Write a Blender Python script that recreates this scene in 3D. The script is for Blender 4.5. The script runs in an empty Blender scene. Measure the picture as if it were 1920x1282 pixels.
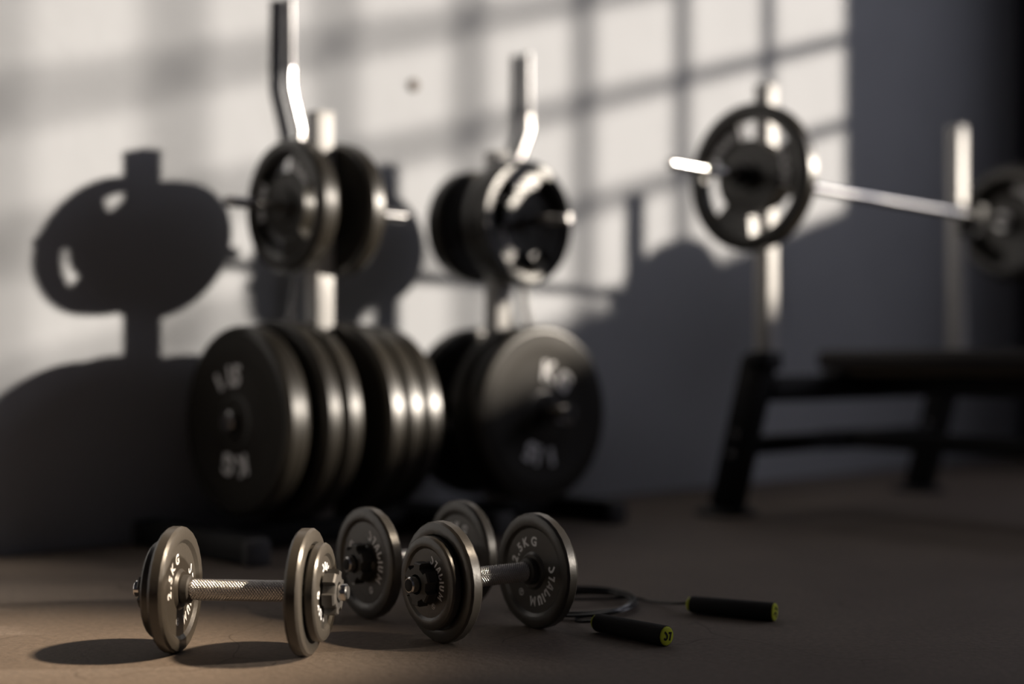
import bpy, bmesh, math, random
from mathutils import Vector, Matrix

R = math.radians
PI = math.pi
random.seed(7)
S = bpy.context.scene
C = S.collection

# ------------------------------------------------------------------ camera
CAM_H = 0.43
CAM_Y = -3.02
HEAD = 46.8                      # heading of the view, degrees from +X (back wall runs along X at y = 0)
cam_d = bpy.data.cameras.new('camera')
cam = bpy.data.objects.new('camera', cam_d)
C.objects.link(cam)
cam.location = (0, CAM_Y, CAM_H)
cam.rotation_euler = (R(90), 0, R(HEAD - 90))
cam_d.sensor_width = 36
cam_d.lens = 50
cam_d.shift_y = 31 / 1920
cam_d.clip_start = 0.05
cam_d.dof.use_dof = True
cam_d.dof.focus_distance = 2.14
cam_d.dof.aperture_fstop = 1.02
S.camera = cam

# ------------------------------------------------------------------ world, sun, exposure
SKY = (0.90, 0.89, 1.0)
SKY_STRENGTH = 2.5
SUN_STRENGTH = 7.6
SUN_COLOR = (1.0, 0.89, 0.755)
SUN_ANGLE = 1.5
SUN_DIR = Vector((-1.1, 1.0, -0.3245)).normalized()      # the way the light travels
w = bpy.data.worlds.new('world')
S.world = w
w.use_nodes = True
bg = w.node_tree.nodes['Background']
bg.inputs[0].default_value = (*SKY, 1)
bg.inputs[1].default_value = SKY_STRENGTH
sd = bpy.data.lights.new('sun', 'SUN')
sd.energy = SUN_STRENGTH
sd.color = SUN_COLOR
sd.angle = R(SUN_ANGLE)
sun = bpy.data.objects.new('sun', sd)
C.objects.link(sun)
sun.rotation_euler = SUN_DIR.to_track_quat('-Z', 'Y').to_euler()
sun.location = (9, -7, 5)
# narrow warm spot without a fixture, added to brighten the dumbbell on the left
sp = bpy.data.lights.new('added_spot', 'SPOT')
sp.energy = 1400
sp.color = (1.0, 0.80, 0.58)
sp.spot_size = R(15)
sp.spot_blend = 0.9
sp.shadow_soft_size = 0.09
spot = bpy.data.objects.new('added_spot', sp)
C.objects.link(spot)
spot.location = (3.0, -3.2, 2.75)
spot.rotation_euler = (Vector((0.80, -1.06, 0.05)) - spot.location).to_track_quat('-Z', 'Y').to_euler()
S.view_settings.view_transform = 'Standard'
S.view_settings.look = 'None'
S.view_settings.gamma = 1.0
S.view_settings.use_curve_mapping = False
S.view_settings.exposure = 0.0
try:
    S.cycles.use_denoising = True
    S.cycles.max_bounces = 8
    S.cycles.sample_clamp_indirect = 4.0
except Exception:
    pass

# ------------------------------------------------------------------ materials
def principled(name):
    m = bpy.data.materials.new(name)
    m.use_nodes = True
    nt = m.node_tree
    return m, nt, nt.nodes['Principled BSDF']

def mat(name, col, rough=0.5, metal=0.0, noise=0.0, scale=40.0, bump=0.0, spec=0.5):
    m, nt, b = principled(name)
    b.inputs['Base Color'].default_value = (*col, 1)
    b.inputs['Roughness'].default_value = rough
    b.inputs['Metallic'].default_value = metal
    b.inputs['Specular IOR Level'].default_value = spec
    tc = nt.nodes.new('ShaderNodeTexCoord')
    n = nt.nodes.new('ShaderNodeTexNoise')
    n.inputs['Scale'].default_value = scale
    n.inputs['Detail'].default_value = 5
    nt.links.new(tc.outputs['Object'], n.inputs['Vector'])
    if noise:
        mx = nt.nodes.new('ShaderNodeMix')
        mx.data_type = 'RGBA'
        mx.inputs[6].default_value = (*[c * (1 - noise) for c in col], 1)
        mx.inputs[7].default_value = (*[min(1, c * (1 + noise)) for c in col], 1)
        nt.links.new(n.outputs['Fac'], mx.inputs[0])
        nt.links.new(mx.outputs[2], b.inputs['Base Color'])
    if bump:
        bp = nt.nodes.new('ShaderNodeBump')
        bp.inputs['Strength'].default_value = bump
        bp.inputs['Distance'].default_value = 0.002
        nt.links.new(n.outputs['Fac'], bp.inputs['Height'])
        nt.links.new(bp.outputs['Normal'], b.inputs['Normal'])
    return m

def ramp(nt, src, a, b, ca, cb):
    r = nt.nodes.new('ShaderNodeValToRGB')
    r.color_ramp.elements[0].position = a
    r.color_ramp.elements[1].position = b
    r.color_ramp.elements[0].color = (*ca, 1)
    r.color_ramp.elements[1].color = (*cb, 1)
    nt.links.new(src, r.inputs[0])
    return r.outputs[0]

def noise_node(nt, vec, scale, detail=6, rough=0.6, dist=0.0):
    n = nt.nodes.new('ShaderNodeTexNoise')
    n.inputs['Scale'].default_value = scale
    n.inputs['Detail'].default_value = detail
    n.inputs['Roughness'].default_value = rough
    n.inputs['Distortion'].default_value = dist
    nt.links.new(vec, n.inputs['Vector'])
    return n.outputs['Fac']

def mix_mul(nt, a, b, fac=1.0):
    m = nt.nodes.new('ShaderNodeMix')
    m.data_type = 'RGBA'
    m.blend_type = 'MULTIPLY'
    m.inputs[0].default_value = fac
    nt.links.new(a, m.inputs[6])
    nt.links.new(b, m.inputs[7])
    return m.outputs[2]

def floor_material():
    m, nt, b = principled('floor_concrete')
    tc = nt.nodes.new('ShaderNodeTexCoord').outputs['Object']
    big = ramp(nt, noise_node(nt, tc, 1.7, 6, 0.62), 0.3, 0.72, (0.148, 0.118, 0.097), (0.212, 0.172, 0.141))
    fine = ramp(nt, noise_node(nt, tc, 95, 4, 0.7), 0.3, 0.75, (0.72, 0.72, 0.72), (1.12, 1.1, 1.08))
    col = mix_mul(nt, big, fine)
    # thin wandering cracks
    dist = nt.nodes.new('ShaderNodeTexNoise')
    dist.inputs['Scale'].default_value = 3.0
    nt.links.new(tc, dist.inputs['Vector'])
    add = nt.nodes.new('ShaderNodeVectorMath')
    add.operation = 'MULTIPLY_ADD'
    nt.links.new(dist.outputs['Color'], add.inputs[0])
    add.inputs[1].default_value = (0.5, 0.5, 0.5)
    nt.links.new(tc, add.inputs[2])
    vo = nt.nodes.new('ShaderNodeTexVoronoi')
    vo.feature = 'DISTANCE_TO_EDGE'
    vo.inputs['Scale'].default_value = 2.3
    nt.links.new(add.outputs[0], vo.inputs['Vector'])
    crack = ramp(nt, vo.outputs['Distance'], 0.0, 0.006, (0.55, 0.52, 0.5), (1, 1, 1))
    msk = ramp(nt, noise_node(nt, tc, 2.1, 2), 0.5, 0.58, (0, 0, 0), (1, 1, 1))
    mm = nt.nodes.new('ShaderNodeMix')
    mm.data_type = 'RGBA'
    mm.inputs[6].default_value = (1, 1, 1, 1)
    nt.links.new(msk, mm.inputs[0])
    nt.links.new(crack, mm.inputs[7])
    col = mix_mul(nt, col, mm.outputs[2])
    nt.links.new(col, b.inputs['Base Color'])
    b.inputs['Roughness'].default_value = 0.72
    b.inputs['Specular IOR Level'].default_value = 0.3
    bp = nt.nodes.new('ShaderNodeBump')
    bp.inputs['Strength'].default_value = 0.55
    bp.inputs['Distance'].default_value = 0.004
    nt.links.new(noise_node(nt, tc, 70, 6, 0.65), bp.inputs['Height'])
    nt.links.new(bp.outputs['Normal'], b.inputs['Normal'])
    return m

def wall_material(name, ca, cb):
    m, nt, b = principled(name)
    tc = nt.nodes.new('ShaderNodeTexCoord').outputs['Object']
    base = ramp(nt, noise_node(nt, tc, 2.2, 6, 0.65, 0.4), 0.3, 0.7, ca, cb)
    nt.links.new(base, b.inputs['Base Color'])
    b.inputs['Roughness'].default_value = 0.85
    b.inputs['Specular IOR Level'].default_value = 0.2
    bp = nt.nodes.new('ShaderNodeBump')
    bp.inputs['Strength'].default_value = 0.35
    bp.inputs['Distance'].default_value = 0.004
    nt.links.new(noise_node(nt, tc, 26, 6, 0.7), bp.inputs['Height'])
    nt.links.new(bp.outputs['Normal'], b.inputs['Normal'])
    return m

M = {
    'floor': floor_material(),
    'wall': wall_material('wall_plaster', (0.43, 0.445, 0.475), (0.47, 0.487, 0.52)),
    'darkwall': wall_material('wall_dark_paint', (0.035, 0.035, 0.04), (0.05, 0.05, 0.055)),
    'hallwall': wall_material('wall_grey_paint', (0.28, 0.28, 0.30), (0.33, 0.33, 0.35)),
    'iron': mat('plate_enamel', (0.050, 0.044, 0.037), 0.32, 0.0, 0.08, 160, 0.10, 0.8),
    'rubber': mat('plate_rubber', (0.030, 0.026, 0.020), 0.34, 0.0, 0.12, 60, 0.08, 0.75),
    'rubber_face': mat('plate_rubber_matte', (0.022, 0.019, 0.015), 0.62, 0.0, 0.15, 60, 0.12, 0.25),
    'nut': mat('nut_plastic', (0.050, 0.046, 0.042), 0.5, 0.0, 0.06, 120, 0.05),
    'chrome': mat('chrome', (0.72, 0.71, 0.70), 0.16, 1.0, 0.03, 60),
    'knurl': mat('knurled_steel', (0.78, 0.75, 0.72), 0.24, 1.0, 0.05, 200),
    'sleeve': mat('grey_steel', (0.24, 0.24, 0.25), 0.42, 1.0, 0.06, 120),
    'white': mat('white_print', (0.92, 0.91, 0.92), 0.55, 0.0, 0.03, 90),
    'silver': mat('silver_paint', (0.60, 0.59, 0.58), 0.42, 0.0, 0.05, 60),
    'black': mat('black_powder_coat', (0.012, 0.012, 0.013), 0.55, 0.0, 0.1, 120, 0.06, 0.25),
    'cap': mat('grey_plastic_cap', (0.085, 0.083, 0.085), 0.7, 0.0, 0.06, 80, 0.05, 0.25),
    'vinyl': mat('black_vinyl', (0.022, 0.018, 0.018), 0.65, 0.0, 0.1, 90, 0.15),
    'ply': mat('plywood', (0.07, 0.05, 0.03), 0.8, 0.0, 0.2, 30, 0.1),
    'foam': mat('black_foam', (0.014, 0.013, 0.013), 0.85, 0.0, 0.2, 300, 0.3),
    'lime': mat('lime_plastic', (0.86, 0.93, 0.06), 0.35, 0.0, 0.03, 60),
    'cord': mat('black_pvc_cord', (0.018, 0.018, 0.019), 0.25, 0.0, 0.05, 60),
    'steel': mat('window_steel', (0.05, 0.05, 0.055), 0.5, 0.0, 0.08, 40),
    'plug': mat('brown_plug', (0.10, 0.07, 0.05), 0.6, 0.0, 0.1, 80),
}

# ------------------------------------------------------------------ helpers
def link(name, data, parent=None, loc=(0, 0, 0), rot=(0, 0, 0)):
    o = bpy.data.objects.new(name, data)
    C.objects.link(o)
    o.parent = parent
    o.location = loc
    o.rotation_euler = rot
    return o

def mesh_of(name, bm, material, sharp=32):
    bmesh.ops.recalc_face_normals(bm, faces=bm.faces)
    me = bpy.data.meshes.new(name)
    bm.to_mesh(me)
    bm.free()
    me.materials.append(material)
    if sharp is not None:
        me.shade_smooth()
        me.set_sharp_from_angle(angle=R(sharp))
    return me

def obj(name, bm, material, parent=None, loc=(0, 0, 0), rot=(0, 0, 0), sharp=32):
    return link(name, mesh_of(name, bm, material, sharp), parent, loc, rot)

def tag(o, label, cat, group=None):
    o['label'] = label
    o['category'] = cat
    if group:
        o['group'] = group
    return o

def thing(name, label, cat, loc=(0, 0, 0), rot=(0, 0, 0), group=None):
    return tag(link(name, None, None, loc, rot), label, cat, group)

def struct(o, label=None):
    o['kind'] = 'structure'
    if label:
        o['label'] = label
    return o

def add_box(bm, c, s, bevel=0.0, seg=2, m3=None):
    r = bmesh.ops.create_cube(bm, size=1.0)
    vs = r['verts']
    bmesh.ops.scale(bm, vec=s, verts=vs)
    if bevel:
        es = list({e for v in vs for e in v.link_edges})
        rb = bmesh.ops.bevel(bm, geom=es, offset=bevel, segments=seg, profile=0.5, affect='EDGES', clamp_overlap=True)
        vs = list({v for f in rb['faces'] for v in f.verts} | {v for v in vs if v.is_valid})
    if m3 is not None:
        bmesh.ops.transform(bm, matrix=m3.to_4x4(), verts=vs)
    bmesh.ops.translate(bm, vec=c, verts=vs)
    return bm

def box(c, s, bevel=0.0, seg=2):
    return add_box(bmesh.new(), c, s, bevel, seg)

def add_beam(bm, p, q, wx, wy, bevel=0.004):
    """rectangular tube from p to q; wx is its width along world X where that makes sense"""
    p, q = Vector(p), Vector(q)
    z = (q - p).normalized()
    x = Vector((1, 0, 0)) if abs(z.x) < 0.9 else Vector((0, 1, 0))
    y = z.cross(x).normalized()
    x = y.cross(z).normalized()
    m3 = Matrix((x, y, z)).transposed()
    return add_box(bm, (p + q) / 2, (wx, wy, (q - p).length), bevel, 2, m3)

def beam(p, q, wx, wy, bevel=0.004):
    return add_beam(bmesh.new(), p, q, wx, wy, bevel)

def add_lathe(bm, prof, seg=32, closed=False, axis='X', c=(0, 0, 0)):
    """prof: list of (x, r) along the axis"""
    rings = []
    c = Vector(c)
    for (x, r) in prof:
        if r <= 1e-6:
            v = (x, 0, 0)
            ring = [v]
        else:
            ring = [(x, r * math.cos(2 * PI * k / seg), r * math.sin(2 * PI * k / seg)) for k in range(seg)]
        out = []
        for v in ring:
            if axis == 'Y':
                v = (-v[1], v[0], v[2])
            elif axis == 'Z':
                v = (v[1], v[2], v[0])
            out.append(bm.verts.new(Vector(v) + c))
        rings.append(out)
    n = len(rings)
    for i in range(n if closed else n - 1):
        a, b = rings[i], rings[(i + 1) % n]
        for k in range(seg):
            k2 = (k + 1) % seg
            if len(a) == 1 and len(b) == 1:
                continue
            if len(a) == 1:
                bm.faces.new((a[0], b[k], b[k2]))
            elif len(b) == 1:
                bm.faces.new((a[k], b[0], a[k2]))
            else:
                bm.faces.new((a[k], b[k], b[k2], a[k2]))
    return bm

def lathe(prof, seg=32, closed=False, axis='X', c=(0, 0, 0)):
    return add_lathe(bmesh.new(), prof, seg, closed, axis, c)

def smooth_path(pts, n=8):
    """Catmull-Rom through pts"""
    P = [Vector(p) for p in pts]
    P = [2 * P[0] - P[1]] + P + [2 * P[-1] - P[-2]]
    out = []
    for i in range(1, len(P) - 2):
        p0, p1, p2, p3 = P[i - 1:i + 3]
        for k in range(n):
            t = k / n
            out.append(0.5 * ((2 * p1) + (p2 - p0) * t + (2 * p0 - 5 * p1 + 4 * p2 - p3) * t * t + (3 * p1 - p0 - 3 * p2 + p3) * t ** 3))
    out.append(P[-2])
    return out

def add_tube(bm, pts, r, seg=10, cap=True):
    pts = [Vector(p) for p in pts]
    t0 = (pts[1] - pts[0]).normalized()
    up = Vector((0, 0, 1)) if abs(t0.z) < 0.9 else Vector((1, 0, 0))
    nrm = t0.cross(up).normalized()
    rings = []
    for i, p in enumerate(pts):
        if i == 0:
            t = t0
        elif i == len(pts) - 1:
            t = (pts[i] - pts[i - 1]).normalized()
        else:
            t = (pts[i + 1] - pts[i - 1]).normalized()
        nrm = (nrm - t * nrm.dot(t)).normalized()
        bn = t.cross(nrm)
        rr = r[i] if isinstance(r, (list, tuple)) else r
        rings.append([bm.verts.new(p + nrm * rr * math.cos(2 * PI * k / seg) + bn * rr * math.sin(2 * PI * k / seg)) for k in range(seg)])
    for a, b in zip(rings, rings[1:]):
        for k in range(seg):
            bm.faces.new((a[k], b[k], b[(k + 1) % seg], a[(k + 1) % seg]))
    if cap:
        bm.faces.new(rings[0])
        bm.faces.new(rings[-1])
    return bm

def tube(pts, r, seg=10, cap=True):
    return add_tube(bmesh.new(), pts, r, seg, cap)

# ------------------------------------------------------------------ lettering
# flat glyphs as (verts2d, faces) with unit cap height, baseline at 0, advance width
def strokes(polys, th, adv):
    V, F = [], []
    for pl in polys:
        P = [Vector((x, y)) for x, y in pl]
        n = len(P)
        base = len(V)
        for i in range(n):
            if i == 0:
                d = (P[1] - P[0]).normalized(); nn = Vector((-d.y, d.x)); sc = 1
            elif i == n - 1:
                d = (P[-1] - P[-2]).normalized(); nn = Vector((-d.y, d.x)); sc = 1
            else:
                d1 = (P[i] - P[i - 1]).normalized(); d2 = (P[i + 1] - P[i]).normalized()
                n1 = Vector((-d1.y, d1.x)); n2 = Vector((-d2.y, d2.x))
                nn = (n1 + n2).normalized(); sc = min(1.6, 1 / max(0.3, nn.dot(n1)))
            V.append(P[i] + nn * th / 2 * sc)
            V.append(P[i] - nn * th / 2 * sc)
        for i in range(n - 1):
            a = base + 2 * i
            F.append((a, a + 1, a + 3, a + 2))
    return V, F, adv

BRAND = {
    'S': strokes([[(0.08, 1.0), (0.46, 0.72), (0.60, 0.50), (0.60, 0.28), (0.46, 0.11), (0.26, 0.09), (0.08, 0.24)]], 0.245, 0.78),
    'T': strokes([[(0.00, 0.90), (0.42, 0.90), (0.30, 0.00)]], 0.245, 0.56),
    'A': strokes([[(0.06, 0.0), (0.34, 0.93), (0.50, 0.93), (0.66, 0.0)], [(0.20, 0.30), (0.58, 0.30)]], 0.22, 0.80),
    'D': strokes([[(0.08, 1.0), (0.10, 0.12), (0.36, 0.09), (0.56, 0.26), (0.60, 0.58)]], 0.245, 0.76),
    'I': strokes([[(0.10, 0.0), (0.10, 1.0)]], 0.245, 0.30),
    'U': strokes([[(0.10, 1.0), (0.10, 0.30), (0.22, 0.11), (0.44, 0.11), (0.56, 0.30), (0.56, 1.0)]], 0.245, 0.78),
    'M': strokes([[(0.10, 0.0), (0.14, 0.92), (0.44, 0.30), (0.76, 0.92), (0.80, 0.0)]], 0.245, 0.94),
}
_font_cache = {}
def font_glyph(ch):
    if ch in _font_cache:
        return _font_cache[ch]
    cu = bpy.data.curves.new('glyph', 'FONT')
    cu.body = ch
    cu.size = 1.0
    cu.resolution_u = 4
    cu.offset = 0.042
    o = bpy.data.objects.new('glyph', cu)
    C.objects.link(o)
    dg = bpy.context.evaluated_depsgraph_get()
    me = bpy.data.meshes.new_from_object(o.evaluated_get(dg))
    V = [Vector((v.co.x, v.co.y)) for v in me.vertices]
    F = [tuple(p.vertices) for p in me.polygons]
    bpy.data.objects.remove(o)
    bpy.data.curves.remove(cu)
    bpy.data.meshes.remove(me)
    x0 = min(v.x for v in V); x1 = max(v.x for v in V)
    k = 1 / 0.73                                    # cap height of the built-in face
    V = [Vector(((v.x - x0) * k, v.y * k)) for v in V]
    g = (V, F, (x1 - x0) * k + 0.16)
    _font_cache[ch] = g
    return g

def glyph(ch, brand):
    return BRAND[ch] if brand else font_glyph(ch)

class Print:
    """flat print laid on a disc face; u to the reader's right, v up"""
    def __init__(self):
        self.pieces = []
    def _add(self, pts, F, name='letter'):
        self.pieces.append((name, pts, F))
    def arc(self, text, r, h, mid, brand=False, gap=1.0):
        """letters clockwise along a circle, tops outward; r is the baseline radius, mid in degrees"""
        gl = [glyph(c, brand) for c in text]
        adv = [g[2] * h * gap for g in gl]
        rm = r + h * 0.35
        ang = R(mid) + sum(adv) / rm / 2
        for g, a in zip(gl, adv):
            ac = ang - a / rm / 2
            up = Vector((math.cos(ac), math.sin(ac)))
            rt = Vector((math.sin(ac), -math.cos(ac)))
            gw = g[2] * h - 0.08 * h
            self._add([up * (r + v.y * h) + rt * (v.x * h - gw / 2) for v in g[0]], g[1])
            ang -= a / rm
        return self
    def line(self, text, c, h, rot=0.0, brand=False):
        gl = [glyph(ch, brand) for ch in text]
        tot = sum(g[2] for g in gl) * h
        x = -tot / 2
        ca, sa = math.cos(R(rot)), math.sin(R(rot))
        for g in gl:
            pts = []
            for v in g[0]:
                px, py = x + v.x * h, v.y * h - h / 2
                pts.append(Vector((c[0] + px * ca - py * sa, c[1] + px * sa + py * ca)))
            self._add(pts, g[1])
            x += g[2] * h
        return self
    def ring(self, c, r, th, n=20):
        pts, F = [], []
        for k in range(n):
            a = 2 * PI * k / n
            d = Vector((math.cos(a), math.sin(a)))
            pts += [Vector(c) + d * r, Vector(c) + d * (r - th)]
            F.append((2 * k, 2 * k + 1, (2 * k + 3) % (2 * n), (2 * k + 2) % (2 * n)))
        self._add(pts, F, 'emblem_ring')
        return self
    def meshes(self, s, x, material):
        """s = +1: face looks along +X, -1: along -X; x is the distance of the face from the middle"""
        out = []
        for name, pts, F in self.pieces:
            me = bpy.data.meshes.new(name)
            me.from_pydata([(s * x, s * p.x, p.y) for p in pts], [], F)
            me.materials.append(material)
            me.update()
            out.append((name, me))
        return out

def put_print(meshes, parent):
    for name, me in meshes:
        link(name, me, parent)

def logo_ring(pr, r, ang, size):
    c = Vector((math.cos(R(ang)), math.sin(R(ang)))) * r
    pr.ring(c, size, size * 0.20)
    pr.line('S', (c.x, c.y), size * 1.15, ang - 90, True)
    return pr

# ------------------------------------------------------------------ the setting
WX = 5.865                    # window wall
X0, Y0, ZC = -3.2, -9.0, 3.7  # far ends of the hall and its ceiling
fl = struct(obj('floor', box(((X0 + WX) / 2, Y0 / 2, -0.1), (WX - X0 + 0.6, -Y0 + 0.6, 0.2)), M['floor'], sharp=None))
struct(obj('ceiling', box(((X0 + WX) / 2, Y0 / 2, ZC + 0.1), (WX - X0 + 0.6, -Y0 + 0.6, 0.2)), M['hallwall'], sharp=None))
wb = struct(obj('wall_back', box(((X0 + WX) / 2, 0.15, ZC / 2), (WX - X0 + 0.6, 0.3, ZC)), M['wall'], sharp=None))
struct(obj('wall_left', box((X0 - 0.15, Y0 / 2, ZC / 2), (0.3, -Y0, ZC)), M['hallwall'], sharp=None))
struct(obj('wall_front', box(((X0 + WX) / 2, Y0 - 0.15, ZC / 2), (WX - X0 + 0.6, 0.3, ZC)), M['hallwall'], sharp=None))
PW, PH = 0.4236, 0.317         # window panes
NC, NR = 11, 5
WY1 = -1.21
WY0 = WY1 - PW * NC
WZ0 = 1.378
WZ1 = WZ0 + PH * NR
bm = bmesh.new()
T = 0.16
add_box(bm, (WX + T / 2, (Y0 + 0) / 2, WZ0 / 2), (T, -Y0, WZ0))
add_box(bm, (WX + T / 2, Y0 / 2, (WZ1 + ZC) / 2), (T, -Y0, ZC - WZ1))
add_box(bm, (WX + T / 2, WY1 / 2, (WZ0 + WZ1) / 2), (T, -WY1, WZ1 - WZ0))
add_box(bm, (WX + T / 2, (Y0 + WY0) / 2, (WZ0 + WZ1) / 2), (T, WY0 - Y0, WZ1 - WZ0))
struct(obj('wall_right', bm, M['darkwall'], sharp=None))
win = struct(link('window_1', None, None, (WX, 0, 0)))
vb = mesh_of('glazing_bar', box((0, 0, (WZ0 + WZ1) / 2), (0.03, 0.038, WZ1 - WZ0)), M['steel'], None)
hb = mesh_of('glazing_bar', box((0, (WY0 + WY1) / 2, 0), (0.03, WY1 - WY0, 0.038)), M['steel'], None)
for k in range(1, NC):
    link('glazing_bar', vb, win, (0, WY1 - PW * k, 0))
for k in range(1, NR):
    link('glazing_bar', hb, win, (0, 0, WZ0 + PH * k))
# light comes in from the sky through the window opening
pl = bpy.data.lights.new('window_portal', 'AREA')
pl.shape = 'RECTANGLE'
pl.size = WY1 - WY0
pl.size_y = WZ1 - WZ0
pl.cycles.is_portal = True
po = bpy.data.objects.new('window_portal', pl)
C.objects.link(po)
po.location = (WX + 0.1, (WY0 + WY1) / 2, (WZ0 + WZ1) / 2)
po.rotation_euler = (R(90), 0, R(90))

# ------------------------------------------------------------------ dumbbells
def plate_profile(Rr, T, hole=0.0135, lip=0.6):
    """T: half thickness"""
    h = [(T * 0.92, hole), (T * 0.92, 0.285 * Rr), (T * lip, 0.33 * Rr), (T * lip, 0.735 * Rr), (T * 0.96, 0.79 * Rr),
         (T, 0.82 * Rr), (T, 0.92 * Rr), (T * 0.86, 0.97 * Rr), (T * 0.55, Rr)]
    return [(x, r) for x, r in h] + [(-x, r) for x, r in reversed(h)]

BIG_R, BIG_T = 0.092, 0.012
SML_R, SML_T = 0.071, 0.009
big_mesh = mesh_of('weight_plate', lathe(plate_profile(BIG_R, BIG_T), 28, True), M['iron'], 25)
sml_mesh = mesh_of('weight_plate', lathe(plate_profile(SML_R, SML_T), 28, True), M['iron'], 25)

def plate_print(big, s):
    k = 1.0 if big else SML_R / BIG_R
    p = Print()
    p.arc('2.5KG' if big else '1.25KG', 0.0405 * k, 0.0145 * k, 122, False, 1.22 if big else 1.1)
    p.arc('STADIUM', 0.0405 * k, 0.0150 * k, -41, True, 1.28)
    logo_ring(p, 0.047 * k, -128, 0.0058 * k)
    T = (BIG_T if big else SML_T) * 0.6 + 0.0003
    return p.meshes(s, T, M['white'])
PRINTS = {(b, s): plate_print(b, s) for b in (True, False) for s in (1, -1)}

def nut_mesh():
    n, pts = 6, []
    for k in range(n):
        a = 2 * PI * k / n
        for da, r in ((-17, 0.0265), (-14, 0.0335), (14, 0.0335), (17, 0.0265)):
            pts.append((a + R(da), r))
    bm = bmesh.new()
    H = 0.018
    rings = []
    for x, kk in ((0, 1), (H * 0.85, 1), (H, 0.94)):
        rings.append([bm.verts.new((x, r * kk * math.cos(a), r * kk * math.sin(a))) for a, r in pts])
    inner = [[bm.verts.new((x, 0.0155 * math.cos(a), 0.0155 * math.sin(a))) for a, r in pts] for x in (0, H)]
    seq = rings + [inner[1], inner[0]]
    for i in range(len(seq)):
        a, b = seq[i], seq[(i + 1) % len(seq)]
        for k in range(len(pts)):
            k2 = (k + 1) % len(pts)
            bm.faces.new((a[k], b[k], b[k2], a[k2]))
    return mesh_of('lock_nut', bm, M['nut'], 30)
NUT = nut_mesh()

def knurl_mesh(half, r):
    """diamond-knurled grip as real relief"""
    bm = bmesh.new()
    starts, pitch = 18, 0.0044
    na, nx = starts * 6, int(2 * half / pitch * 6)
    lead = pitch * starts
    rings = []
    for i in range(nx + 1):
        x = -half + 2 * half * i / nx
        ring = []
        for k in range(na):
            a = 2 * PI * k / na
            u = (x / lead * 2 * PI)
            f = abs(math.sin((a + u) * starts / 2)) * abs(math.sin((a - u) * starts / 2))
            e = min(1, min(i, nx - i) / 4)
            rr = r - 0.0012 + 0.0020 * f * e
            ring.append(bm.verts.new((x, rr * math.cos(a), rr * math.sin(a))))
        rings.append(ring)
    for a, b in zip(rings, rings[1:]):
        for k in range(na):
            bm.faces.new((a[k], b[k], b[(k + 1) % na], a[(k + 1) % na]))
    return mesh_of('grip', bm, M['knurl'], 60)
GRIP = knurl_mesh(0.074, 0.0152)

def dumbbell(name, label, loc, head, half, rots, small=True):
    """half: distance of the 2.5 plates from the middle; rots: print rotation of (-big, +big, -small, +small) about X"""
    o = thing(name, label, 'dumbbell', (loc[0], loc[1], BIG_R), (0, 0, R(head)), 'dumbbells on the floor')
    end = half + BIG_T + (2 * SML_T if small else 0) + 0.018 + 0.013
    L = half - BIG_T
    obj('bar', lathe([(-end, 0), (-end, 0.0105), (-end + 0.002, 0.0125), (end - 0.002, 0.0125), (end, 0.0105), (end, 0)], 24), M['chrome'], o)
    for s in (-1, 1):
        obj('end_plug', lathe([(s * (end - 0.002), 0), (s * (end - 0.002), 0.0095), (s * (end + 0.0006), 0.0095), (s * (end + 0.0012), 0.0085), (s * (end + 0.0012), 0)], 20), M['foam'], o)
    g = link('grip', GRIP, o)
    g.scale = (L / 0.074 * 0.86, 1, 1)
    for s in (-1, 1):
        c = obj('collar', lathe([(s * L * 0.86, 0.012), (s * L * 0.86, 0.0175), (s * L * 0.885, 0.0205), (s * (L - 0.004), 0.0215), (s * L, 0.0215), (s * L, 0.012)], 24, True), M['nut'], o)
    def plate(x, big, rot):
        p = link('weight_plate', big_mesh if big else sml_mesh, o, (x, 0, 0), (R(rot), 0, 0))
        p['label'] = 'larger 2.5 kg iron disc' if big else 'smaller 1.25 kg iron disc'
        for s in (-1, 1):
            put_print(PRINTS[(big, s)], p)
    plate(-half, True, rots[0])
    plate(half, True, rots[1])
    x = half + BIG_T
    if small:
        plate(-x - SML_T, False, rots[2])
        plate(x + SML_T, False, rots[3])
        x += 2 * SML_T
    link('lock_nut', NUT, o, (x, 0, 0), (R(12), 0, 0))
    link('lock_nut', NUT, o, (-x, 0, 0), (R(25), 0, PI))
    return o

dumbbell('dumbbell', 'sunlit grey-brown dumbbell lying leftmost with its grip side-on', (1.1315, -1.2375), -49.5, 0.098, (21, 40, 0, 93))
dumbbell('dumbbell', 'dumbbell with single plates per end lying behind the other two', (1.5365, -1.146), -5.5, 0.095, (-62, 20, 0, 0), False)
dumbbell('dumbbell', 'dark dumbbell lying beside the coiled jump rope, tilted lettering facing out', (1.491, -1.383), -5.2, 0.092, (-30, 0, -63, 0))

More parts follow.
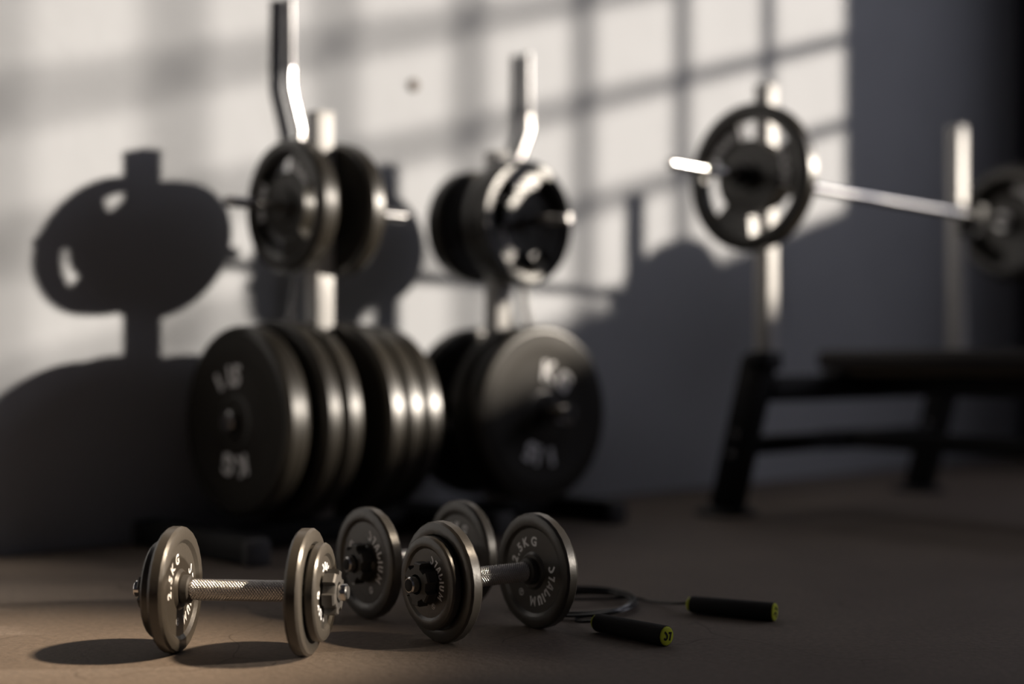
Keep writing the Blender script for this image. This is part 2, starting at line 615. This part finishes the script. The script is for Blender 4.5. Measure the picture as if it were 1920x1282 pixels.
# ------------------------------------------------------------------ jump rope
rope = thing('jump_rope', 'black jump rope with lime green handle ends lying coiled beside dumbbell', 'jump rope', (1.757, -1.309, 0))
def local(p):
    return (p[0] - 1.757, p[1] + 1.309, p[2])
HR, HL = 0.0155, 0.146
def rope_handle(p, head, spin):
    h = obj('handle', lathe([(0, 0.010), (0, HR * 0.86), (0.003, HR * 0.93), (HL * 0.5, HR * 0.96), (HL - 0.003, HR), (HL, HR * 0.97), (HL, 0.010)], 28, True),
            M['foam'], rope, local((p[0], p[1], HR)), (0, 0, R(head)))
    cp = obj('end_cap', lathe([(HL - 0.006, 0), (HL - 0.006, 0.0098), (HL, 0.0146), (HL + 0.0014, 0.0138), (HL + 0.0022, 0.0115), (HL + 0.0022, 0)], 16), M['lime'], h, sharp=20)
    cp['label'] = 'lime green end cap'
    obj('collar_ring', lathe([(-0.006, 0), (-0.006, 0.0085), (-0.004, 0.0115), (0.006, 0.0115), (0.006, 0)], 20), M['lime'], h)
    pr = Print().line('ST', (0.0, 0.0), 0.0125, spin, True)
    put_print(pr.meshes(1, HL + 0.0026, M['foam']), h)
    return h
rope_handle((1.628, -1.483), -92, -8)
rope_handle((1.863, -1.478), -73, 62)
pts = [(1.6285, -1.470, 0.0155), (1.635, -1.440, 0.010), (1.655, -1.408, 0.005)]
turns = 4
N = 22 * turns
for k in range(N + 1):
    t = k / N
    a = R(228) + 2 * PI * (turns - 0.24) * t
    rr = 0.103 + 0.007 * math.sin(5.3 * a * 0.37 + 1.1) + 0.006 * math.sin(1.7 * t * 9)
    pts.append((1.757 + 0.004 * math.sin(9 * t) + rr * math.cos(a), -1.312 + rr * math.sin(a) * 0.95, 0.004 + 0.012 * t + 0.003 * math.sin(7 * t * PI)))
ax = pts[-1]
# leave the coil on the far right and run round to the second handle
pts += [(1.860, -1.330, 0.008), (1.880, -1.372, 0.005), (1.877, -1.425, 0.009), (1.8655, -1.465, 0.0155)]
obj('cord', tube(smooth_path([local(p) for p in pts], 3), 0.0027, 8), M['cord'], rope)

# ------------------------------------------------------------------ plates for the trees and the barbell
def matte_faces(me, Rr):
    me.materials.append(M['rubber_face'])
    for p in me.polygons:
        if abs(p.normal.x) > 0.95:
            p.material_index = 1
    return me

def bumper_mesh(Rr, T):
    """thick rubber disc, T half thickness"""
    hb = min(1.0, Rr / 0.15)
    h = [(T * 0.96, 0.0255 if Rr > 0.2 else 0.0145), (T * 0.96, 0.055 * hb), (T * 0.90, 0.060 * hb), (T * 0.90, 0.150 * Rr / 0.225), (T * 0.97, 0.162 * Rr / 0.225),
         (T, 0.170 * Rr / 0.225), (T, Rr * 0.93), (T * 0.86, Rr * 0.975), (T * 0.55, Rr)]
    return matte_faces(mesh_of('weight_plate', lathe(h + [(-x, r) for x, r in reversed(h)], 56, True), M['rubber'], 25), Rr)

def grip_plate_mesh(Rr, T, nslot=3):
    """disc with hand slots through its web"""
    seg = 72
    rings = [(0.0145, T), (0.034, T), (0.038, T * 0.62), (Rr * 0.48, T * 0.60), (Rr * 0.51, T * 0.72), (Rr * 0.79, T * 0.72), (Rr * 0.81, T * 0.8), (Rr * 0.84, T), (Rr * 0.95, T), (Rr, T * 0.6)]
    bm = bmesh.new()
    V = {}
    def vert(i, k, s):
        key = (i, k % seg, s)
        if key not in V:
            r, t = rings[i]
            a = 2 * PI * k / seg
            V[key] = bm.verts.new((s * t, r * math.cos(a), r * math.sin(a)))
        return V[key]
    per = seg // nslot
    def keep(i, k):
        if 0 <= i < len(rings) - 1:
            if rings[i][0] >= Rr * 0.50 and rings[i + 1][0] <= Rr * 0.80:
                return not (per * 0.20 <= (k % per) < per * 0.76)
            return True
        return False
    for i in range(len(rings) - 1):
        for k in range(seg):
            if not keep(i, k):
                continue
            for s in (-1, 1):
                bm.faces.new((vert(i, k, s), vert(i + 1, k, s), vert(i + 1, k + 1, s), vert(i, k + 1, s)))
            for (ii, kk, e) in ((i - 1, k, ((i, k), (i, k + 1))), (i + 1, k, ((i + 1, k), (i + 1, k + 1))), (i, k - 1, ((i, k), (i + 1, k))), (i, k + 1, ((i, k + 1), (i + 1, k + 1)))):
                if not keep(ii, kk):
                    (a, b) = e
                    bm.faces.new((vert(a[0], a[1], -1), vert(b[0], b[1], -1), vert(b[0], b[1], 1), vert(a[0], a[1], 1)))
    return mesh_of('weight_plate', bm, M['rubber'], 28)

def bumper_print(T, s, Rr):
    k = Rr / 0.225
    p = Print()
    p.arc('15', 0.085 * k, 0.048 * k, 90)
    p.arc('KG', 0.085 * k, 0.048 * k, -90)
    q = Vector((math.cos(R(127)), math.sin(R(127))))
    n = Vector((-q.y, q.x))
    a, b = q * 0.090 * k, q * 0.135 * k
    p._add([a + n * 0.006, a - n * 0.006, b - n * 0.006, b + n * 0.006], [(0, 1, 2, 3)], 'printed_mark')
    return p.meshes(s, T * 0.90 + 0.0006, M['white'])

def grip_print(T, s, Rr):
    p = Print()
    for k in range(2):
        a = -2.4 + k * 120
        p.arc('STADIUM', Rr * 0.56, Rr * 0.115, a if s > 0 else 180 - a, True, 0.95)
    return p.meshes(s, T * 0.72 + 0.0006, M['white'])

_cache = {}
def loose_plate(kind, Rr, T, loc, rot_x, rot_z, label, group, faces=(-1,)):
    key = (kind, Rr, T)
    if key not in _cache:
        me = bumper_mesh(Rr, T) if kind == 'bumper' else grip_plate_mesh(Rr, T)
        pr = {s: (bumper_print(T, s, Rr) if kind == 'bumper' and Rr > 0.2 else grip_print(T, s, Rr) if kind == 'grip' else None) for s in (-1, 1)}
        _cache[key] = (me, pr)
    me, pr = _cache[key]
    o = link('weight_plate', me, None, loc)
    o.rotation_euler = (R(rot_x), 0, R(rot_z))
    tag(o, label, 'weight plate', group)
    for s in faces:
        if pr[s] is not None:
            put_print(pr[s], o)
    return o

# ------------------------------------------------------------------ plate trees
def plate_tree(label, x, y, along, feet, z_top):
    t = thing('plate_tree', label, 'weight rack', (x, y, 0), group='plate trees by the wall')
    for fx in feet:
        f = obj('foot_tube', box((fx - x, 0, 0.032), (0.058, 0.46, 0.056), 0.006), M['black'], t)
        for s in (-1, 1):
            cpo = obj('end_cap', box((fx - x, s * 0.232, 0.029), (0.064, 0.024, 0.058), 0.011, 2), M['cap'], f)
            cpo['label'] = 'grey plastic end cap'
    obj('cross_tube', box(((feet[0] + feet[1]) / 2 - x, 0, 0.032), (abs(feet[1] - feet[0]) - 0.059, 0.056, 0.05), 0.005), M['black'], t)
    p = obj('post', box((0, 0, (z_top + 0.057) / 2), (0.05, 0.05, z_top - 0.057), 0.005), M['silver'], t)
    pc = obj('post_cap', box((0, 0, z_top + 0.003), (0.052, 0.052, 0.008), 0.003), M['silver'], p)
    for z, r in ((0.29, 0.0245), (0.78, 0.0135)):
        for s in (-1, 1):
            if along == 'X':
                L = 0.255
            else:
                L = 0.27 if s < 0 else 0.20
            h = obj('horn', lathe([(s * 0.0255, 0.0), (s * 0.0255, r), (s * (L - 0.003), r), (s * L, r * 0.85), (s * L, 0)], 24, axis=along, c=(0, 0, z)), M['chrome'], t)
    return t

LX, LY = 1.955, -0.28
RX, RY = 2.53, -0.27
plate_tree('weight plate tree on the left whose horns run along the wall', LX, LY, 'X', (1.63, 2.235), 1.00)
plate_tree('weight plate tree nearer the bench whose horns point out from the wall', RX, RY, 'Y', (2.335, 2.74), 0.965)

GL = 'plates on the left plate tree'
GR = 'plates on the right plate tree'
low = [  # x centre, half thickness, radius, spin
    (1.7525, 0.0325, 0.214, 0, 'outermost thick plate on left end of lower left horn, KG upside down'),
    (1.836, 0.026, 0.228, 40, 'middle black plate on lower left horn of the left tree'),
    (1.893, 0.026, 0.225, 75, 'black plate against the left tree post, left side, lower tier'),
    (2.011, 0.027, 0.228, 10, 'black plate just right of the left tree post on lower tier'),
    (2.070, 0.027, 0.222, 130, 'middle one of three lower plates right of left tree post'),
    (2.129, 0.027, 0.216, 200, 'outermost right-hand plate on lower horn of the left tree'),
]
for x, t, r, rx, lab in low:
    loose_plate('bumper', r, t, (x, LY, 0.29), -rx, 0, lab, GL)
loose_plate('grip', 0.155, 0.0265, (1.876, LY, 0.78), 10, 0, 'slotted grip plate left of post on upper horn of left tree', GL)
loose_plate('bumper', 0.158, 0.024, (2.010, LY, 0.78), 25, 0, 'solid black plate right of post on upper horn of left tree', GL)
loose_plate('bumper', 0.225, 0.031, (RX, -0.420, 0.29), -155, 90, 'front black 15 plate facing the room on lower horn of right tree', GR)
loose_plate('bumper', 0.222, 0.027, (RX, -0.350, 0.29), 30, 90, 'second black plate behind the 15 plate on right tree', GR)
loose_plate('bumper', 0.222, 0.027, (RX, -0.185, 0.29), 60, 90, 'rear lower plate between right tree post and wall', GR)
loose_plate('grip', 0.160, 0.022, (RX, -0.372, 0.78), -35, 90, 'front slotted grip plate on upper horn of right tree', GR)
loose_plate('grip', 0.158, 0.020, (RX, -0.325, 0.78), 20, 90, 'second slotted grip plate on upper horn of right tree, against its post', GR)
loose_plate('bumper', 0.150, 0.024, (RX, -0.175, 0.78), 60, 90, 'solid black upper plate between right tree post and wall', GR)

# ------------------------------------------------------------------ curl bars leaning on the wall
def curl_bar(label, x, sgn, d):
    o = thing('curl_bar', label, 'curl bar', (x, -0.034, 0), (R(-0.55), 0, 0), 'curl bars leaning on the wall')
    top = 1.32 + d
    prof = [(0.14, 0), (0.26, 0), (0.36, 0), (0.44, 0.030), (0.545, -0.010), (0.64, -0.024), (0.74, 0.010), (0.84, 0.0), (0.97, -0.046), (1.005, -0.040), (1.09, 0), (1.13, 0), (1.16, 0)]
    pts = [(u * sgn, 0, z + d) for z, u in prof]
    obj('shaft', tube(smooth_path(pts, 5), 0.0128, 14), M['chrome'], o)
    obj('sleeve', lathe([(1.140 + d, 0), (1.140 + d, 0.0155), (1.150 + d, 0.0155), (1.152 + d, 0.0138), (top - 0.003, 0.0138), (top, 0.011), (top, 0)], 20, axis='Z'), M['sleeve'], o)
    obj('sleeve', lathe([(0.001, 0), (0.001, 0.0138), (0.150 + d, 0.0138), (0.152 + d, 0.0155), (0.165 + d, 0.0155), (0.165 + d, 0)], 20, axis='Z'), M['sleeve'], o)
    return o
curl_bar('bent chrome curl bar leaning on the wall behind the left plate tree, cut by frame', 2.046, -0.6, 0.02)
curl_bar('bent chrome curl bar leaning on the wall behind the right plate tree, tip in view', 2.876, 1, 0.0)

# ------------------------------------------------------------------ weight bench
NX, FX, PY = 3.13, 4.13, -0.69
MX = (NX + FX) / 2
bench = thing('weight_bench', 'black weight bench with two tall silver uprights and padded board', 'weight bench', (MX, PY, 0))
def bl(x, y, z):
    return (x - MX, y - PY, z)
for px in (NX, FX):
    leg = obj('leg', beam(bl(px, -0.555, 0.012), bl(px, -0.668, 0.43), 0.062, 0.082, 0.006), M['black'], bench)
    obj('foot_pad', lathe([(0, 0), (0, 0.086), (0.006, 0.088), (0.014, 0.078), (0.016, 0)], 32, axis='Z', c=bl(px, -0.553, 0)), M['black'], leg)
    for z, yy in ((0.222, -0.608), (0.167, -0.593)):
        b = obj('bolt', lathe([(-0.0375, 0), (-0.0365, 0.0075), (-0.031, 0.011), (-0.031, 0)], 12, c=bl(px, yy, z)), M['chrome'], leg)
        b['label'] = 'chrome bolt head'
    obj('leg_collar', box(bl(px, -0.684, 0.425), (0.07, 0.072, 0.05), 0.006), M['black'], leg)
    post = obj('upright_post', box(bl(px, PY, 0.80), (0.048, 0.048, 0.74), 0.005), M['silver'], bench)
    # hook that carries the bar, on the room side of the post
    hz = 0.886 - (px - 3.70) * math.tan(R(1.1))
    bm = bmesh.new()
    add_box(bm, bl(px, PY - 0.052, hz - 0.025), (0.045, 0.056, 0.02), 0.003)
    add_box(bm, bl(px, PY - 0.086, hz), (0.045, 0.012, 0.066), 0.003)
    add_box(bm, bl(px, PY - 0.0265, hz - 0.008), (0.055, 0.005, 0.10), 0.001)
    obj('bar_hook', bm, M['black'], post)
    kn = obj('lock_pin', lathe([(-0.025, 0.006), (-0.045, 0.006), (-0.047, 0.016), (-0.066, 0.016), (-0.068, 0)], 16, c=bl(px, -0.684, 0.425)), M['black'], leg)
obj('cross_beam', box(bl(MX, -0.668, 0.348), (FX - NX - 0.062, 0.06, 0.072), 0.006), M['black'], bench)
obj('stretcher', beam(bl(NX + 0.031, -0.600, 0.19), bl(FX - 0.031, -0.600, 0.19), 0.05, 0.05, 0.005), M['black'], bench)
obj('gusset', box(bl(MX, -0.601, 0.19), (0.20, 0.058, 0.056), 0.006), M['black'], bench)
obj('lower_spine', beam(bl(MX, -0.64, 0.19), bl(MX, -1.85, 0.19), 0.05, 0.05, 0.005), M['black'], bench)
obj('upper_spine', box(bl(MX, -1.29, 0.353), (0.06, 1.17, 0.06), 0.006), M['black'], bench)
fleg = obj('front_leg', beam(bl(MX, -1.80, 0.012), bl(MX, -1.80, 0.33), 0.06, 0.06, 0.006), M['black'], bench)
obj('foot_tube', box(bl(MX, -1.80, 0.03), (0.46, 0.06, 0.055), 0.006), M['black'], fleg)
pad = obj('pad', box(bl(MX, -1.20, 0.427), (0.29, 1.20, 0.056), 0.018, 4), M['vinyl'], bench)
obj('backing_board', box(bl(MX, -1.20, 0.392), (0.26, 1.14, 0.016), 0.002), M['ply'], pad)
mount = obj('pad_bracket', box(bl(MX, -0.668, 0.3905), (0.34, 0.062, 0.012), 0.002), M['cap'], bench)

# ------------------------------------------------------------------ barbell and its plates
BY, BZ, BT = PY - 0.062, 0.886, 1.1
bar = thing('barbell', 'long chrome barbell resting across the bench uprights', 'barbell', (3.70, BY, BZ), (0, R(BT), 0))
HLn = 1.045
obj('shaft', lathe([(-HLn, 0), (-HLn, 0.0115), (-HLn + 0.003, 0.0140), (HLn - 0.003, 0.0140), (HLn, 0.0115), (HLn, 0)], 28), M['chrome'], bar)
for s in (-1, 1):
    obj('collar', lathe([(s * 0.608, 0.0142), (s * 0.608, 0.030), (s * 0.628, 0.030), (s * 0.628, 0.0142)], 24, True), M['chrome'], bar)
    obj('clamp', lathe([(s * 0.752, 0.0142), (s * 0.752, 0.024), (s * 0.764, 0.030), (s * 0.776, 0.024), (s * 0.776, 0.0142)], 20, True), M['black'], bar)
GB = 'plates on the barbell'
loose_plate('grip', 0.192, 0.025, (3.70 - 0.715, BY, BZ - (- 0.715) * math.tan(R(BT))), 52, 0, 'slotted grip plate at near end of barbell, outermost, facing left', GB)
loose_plate('bumper', 0.080, 0.022, (3.70 - 0.660, BY, BZ - (- 0.660) * math.tan(R(BT))), 0, 0, 'small inner plate behind the near slotted plate on barbell', GB)
loose_plate('grip', 0.176, 0.021, (3.70 + 0.652, BY, BZ - (+ 0.652) * math.tan(R(BT))), 10, 0, 'inner plate at far end of barbell by right frame edge', GB)
loose_plate('bumper', 0.192, 0.024, (3.70 + 0.705, BY, BZ - (+ 0.705) * math.tan(R(BT))), 40, 0, 'outer solid plate at far end of barbell by right frame edge', GB)

# ------------------------------------------------------------------ wall fixing
def wall_point(px, py):
    a = math.atan((px - 960) / 2667)
    al = R(HEAD) - a
    rng = -CAM_Y / math.sin(al)
    return (rng * math.cos(al), rng * math.cos(a) * (672 - py) / 2667 + CAM_H)
tx, tz = wall_point(775, 160)
hk = obj('wall_plug', lathe([(0, 0), (0, 0.017), (-0.006, 0.016), (-0.009, 0.010), (-0.009, 0.005), (-0.003, 0.004), (-0.003, 0)], 20, axis='Y', c=(0, 0, 0)), M['plug'], None, (tx, 0, tz))
tag(hk, 'small round brown wall plug high on the sunlit wall', 'wall plug')
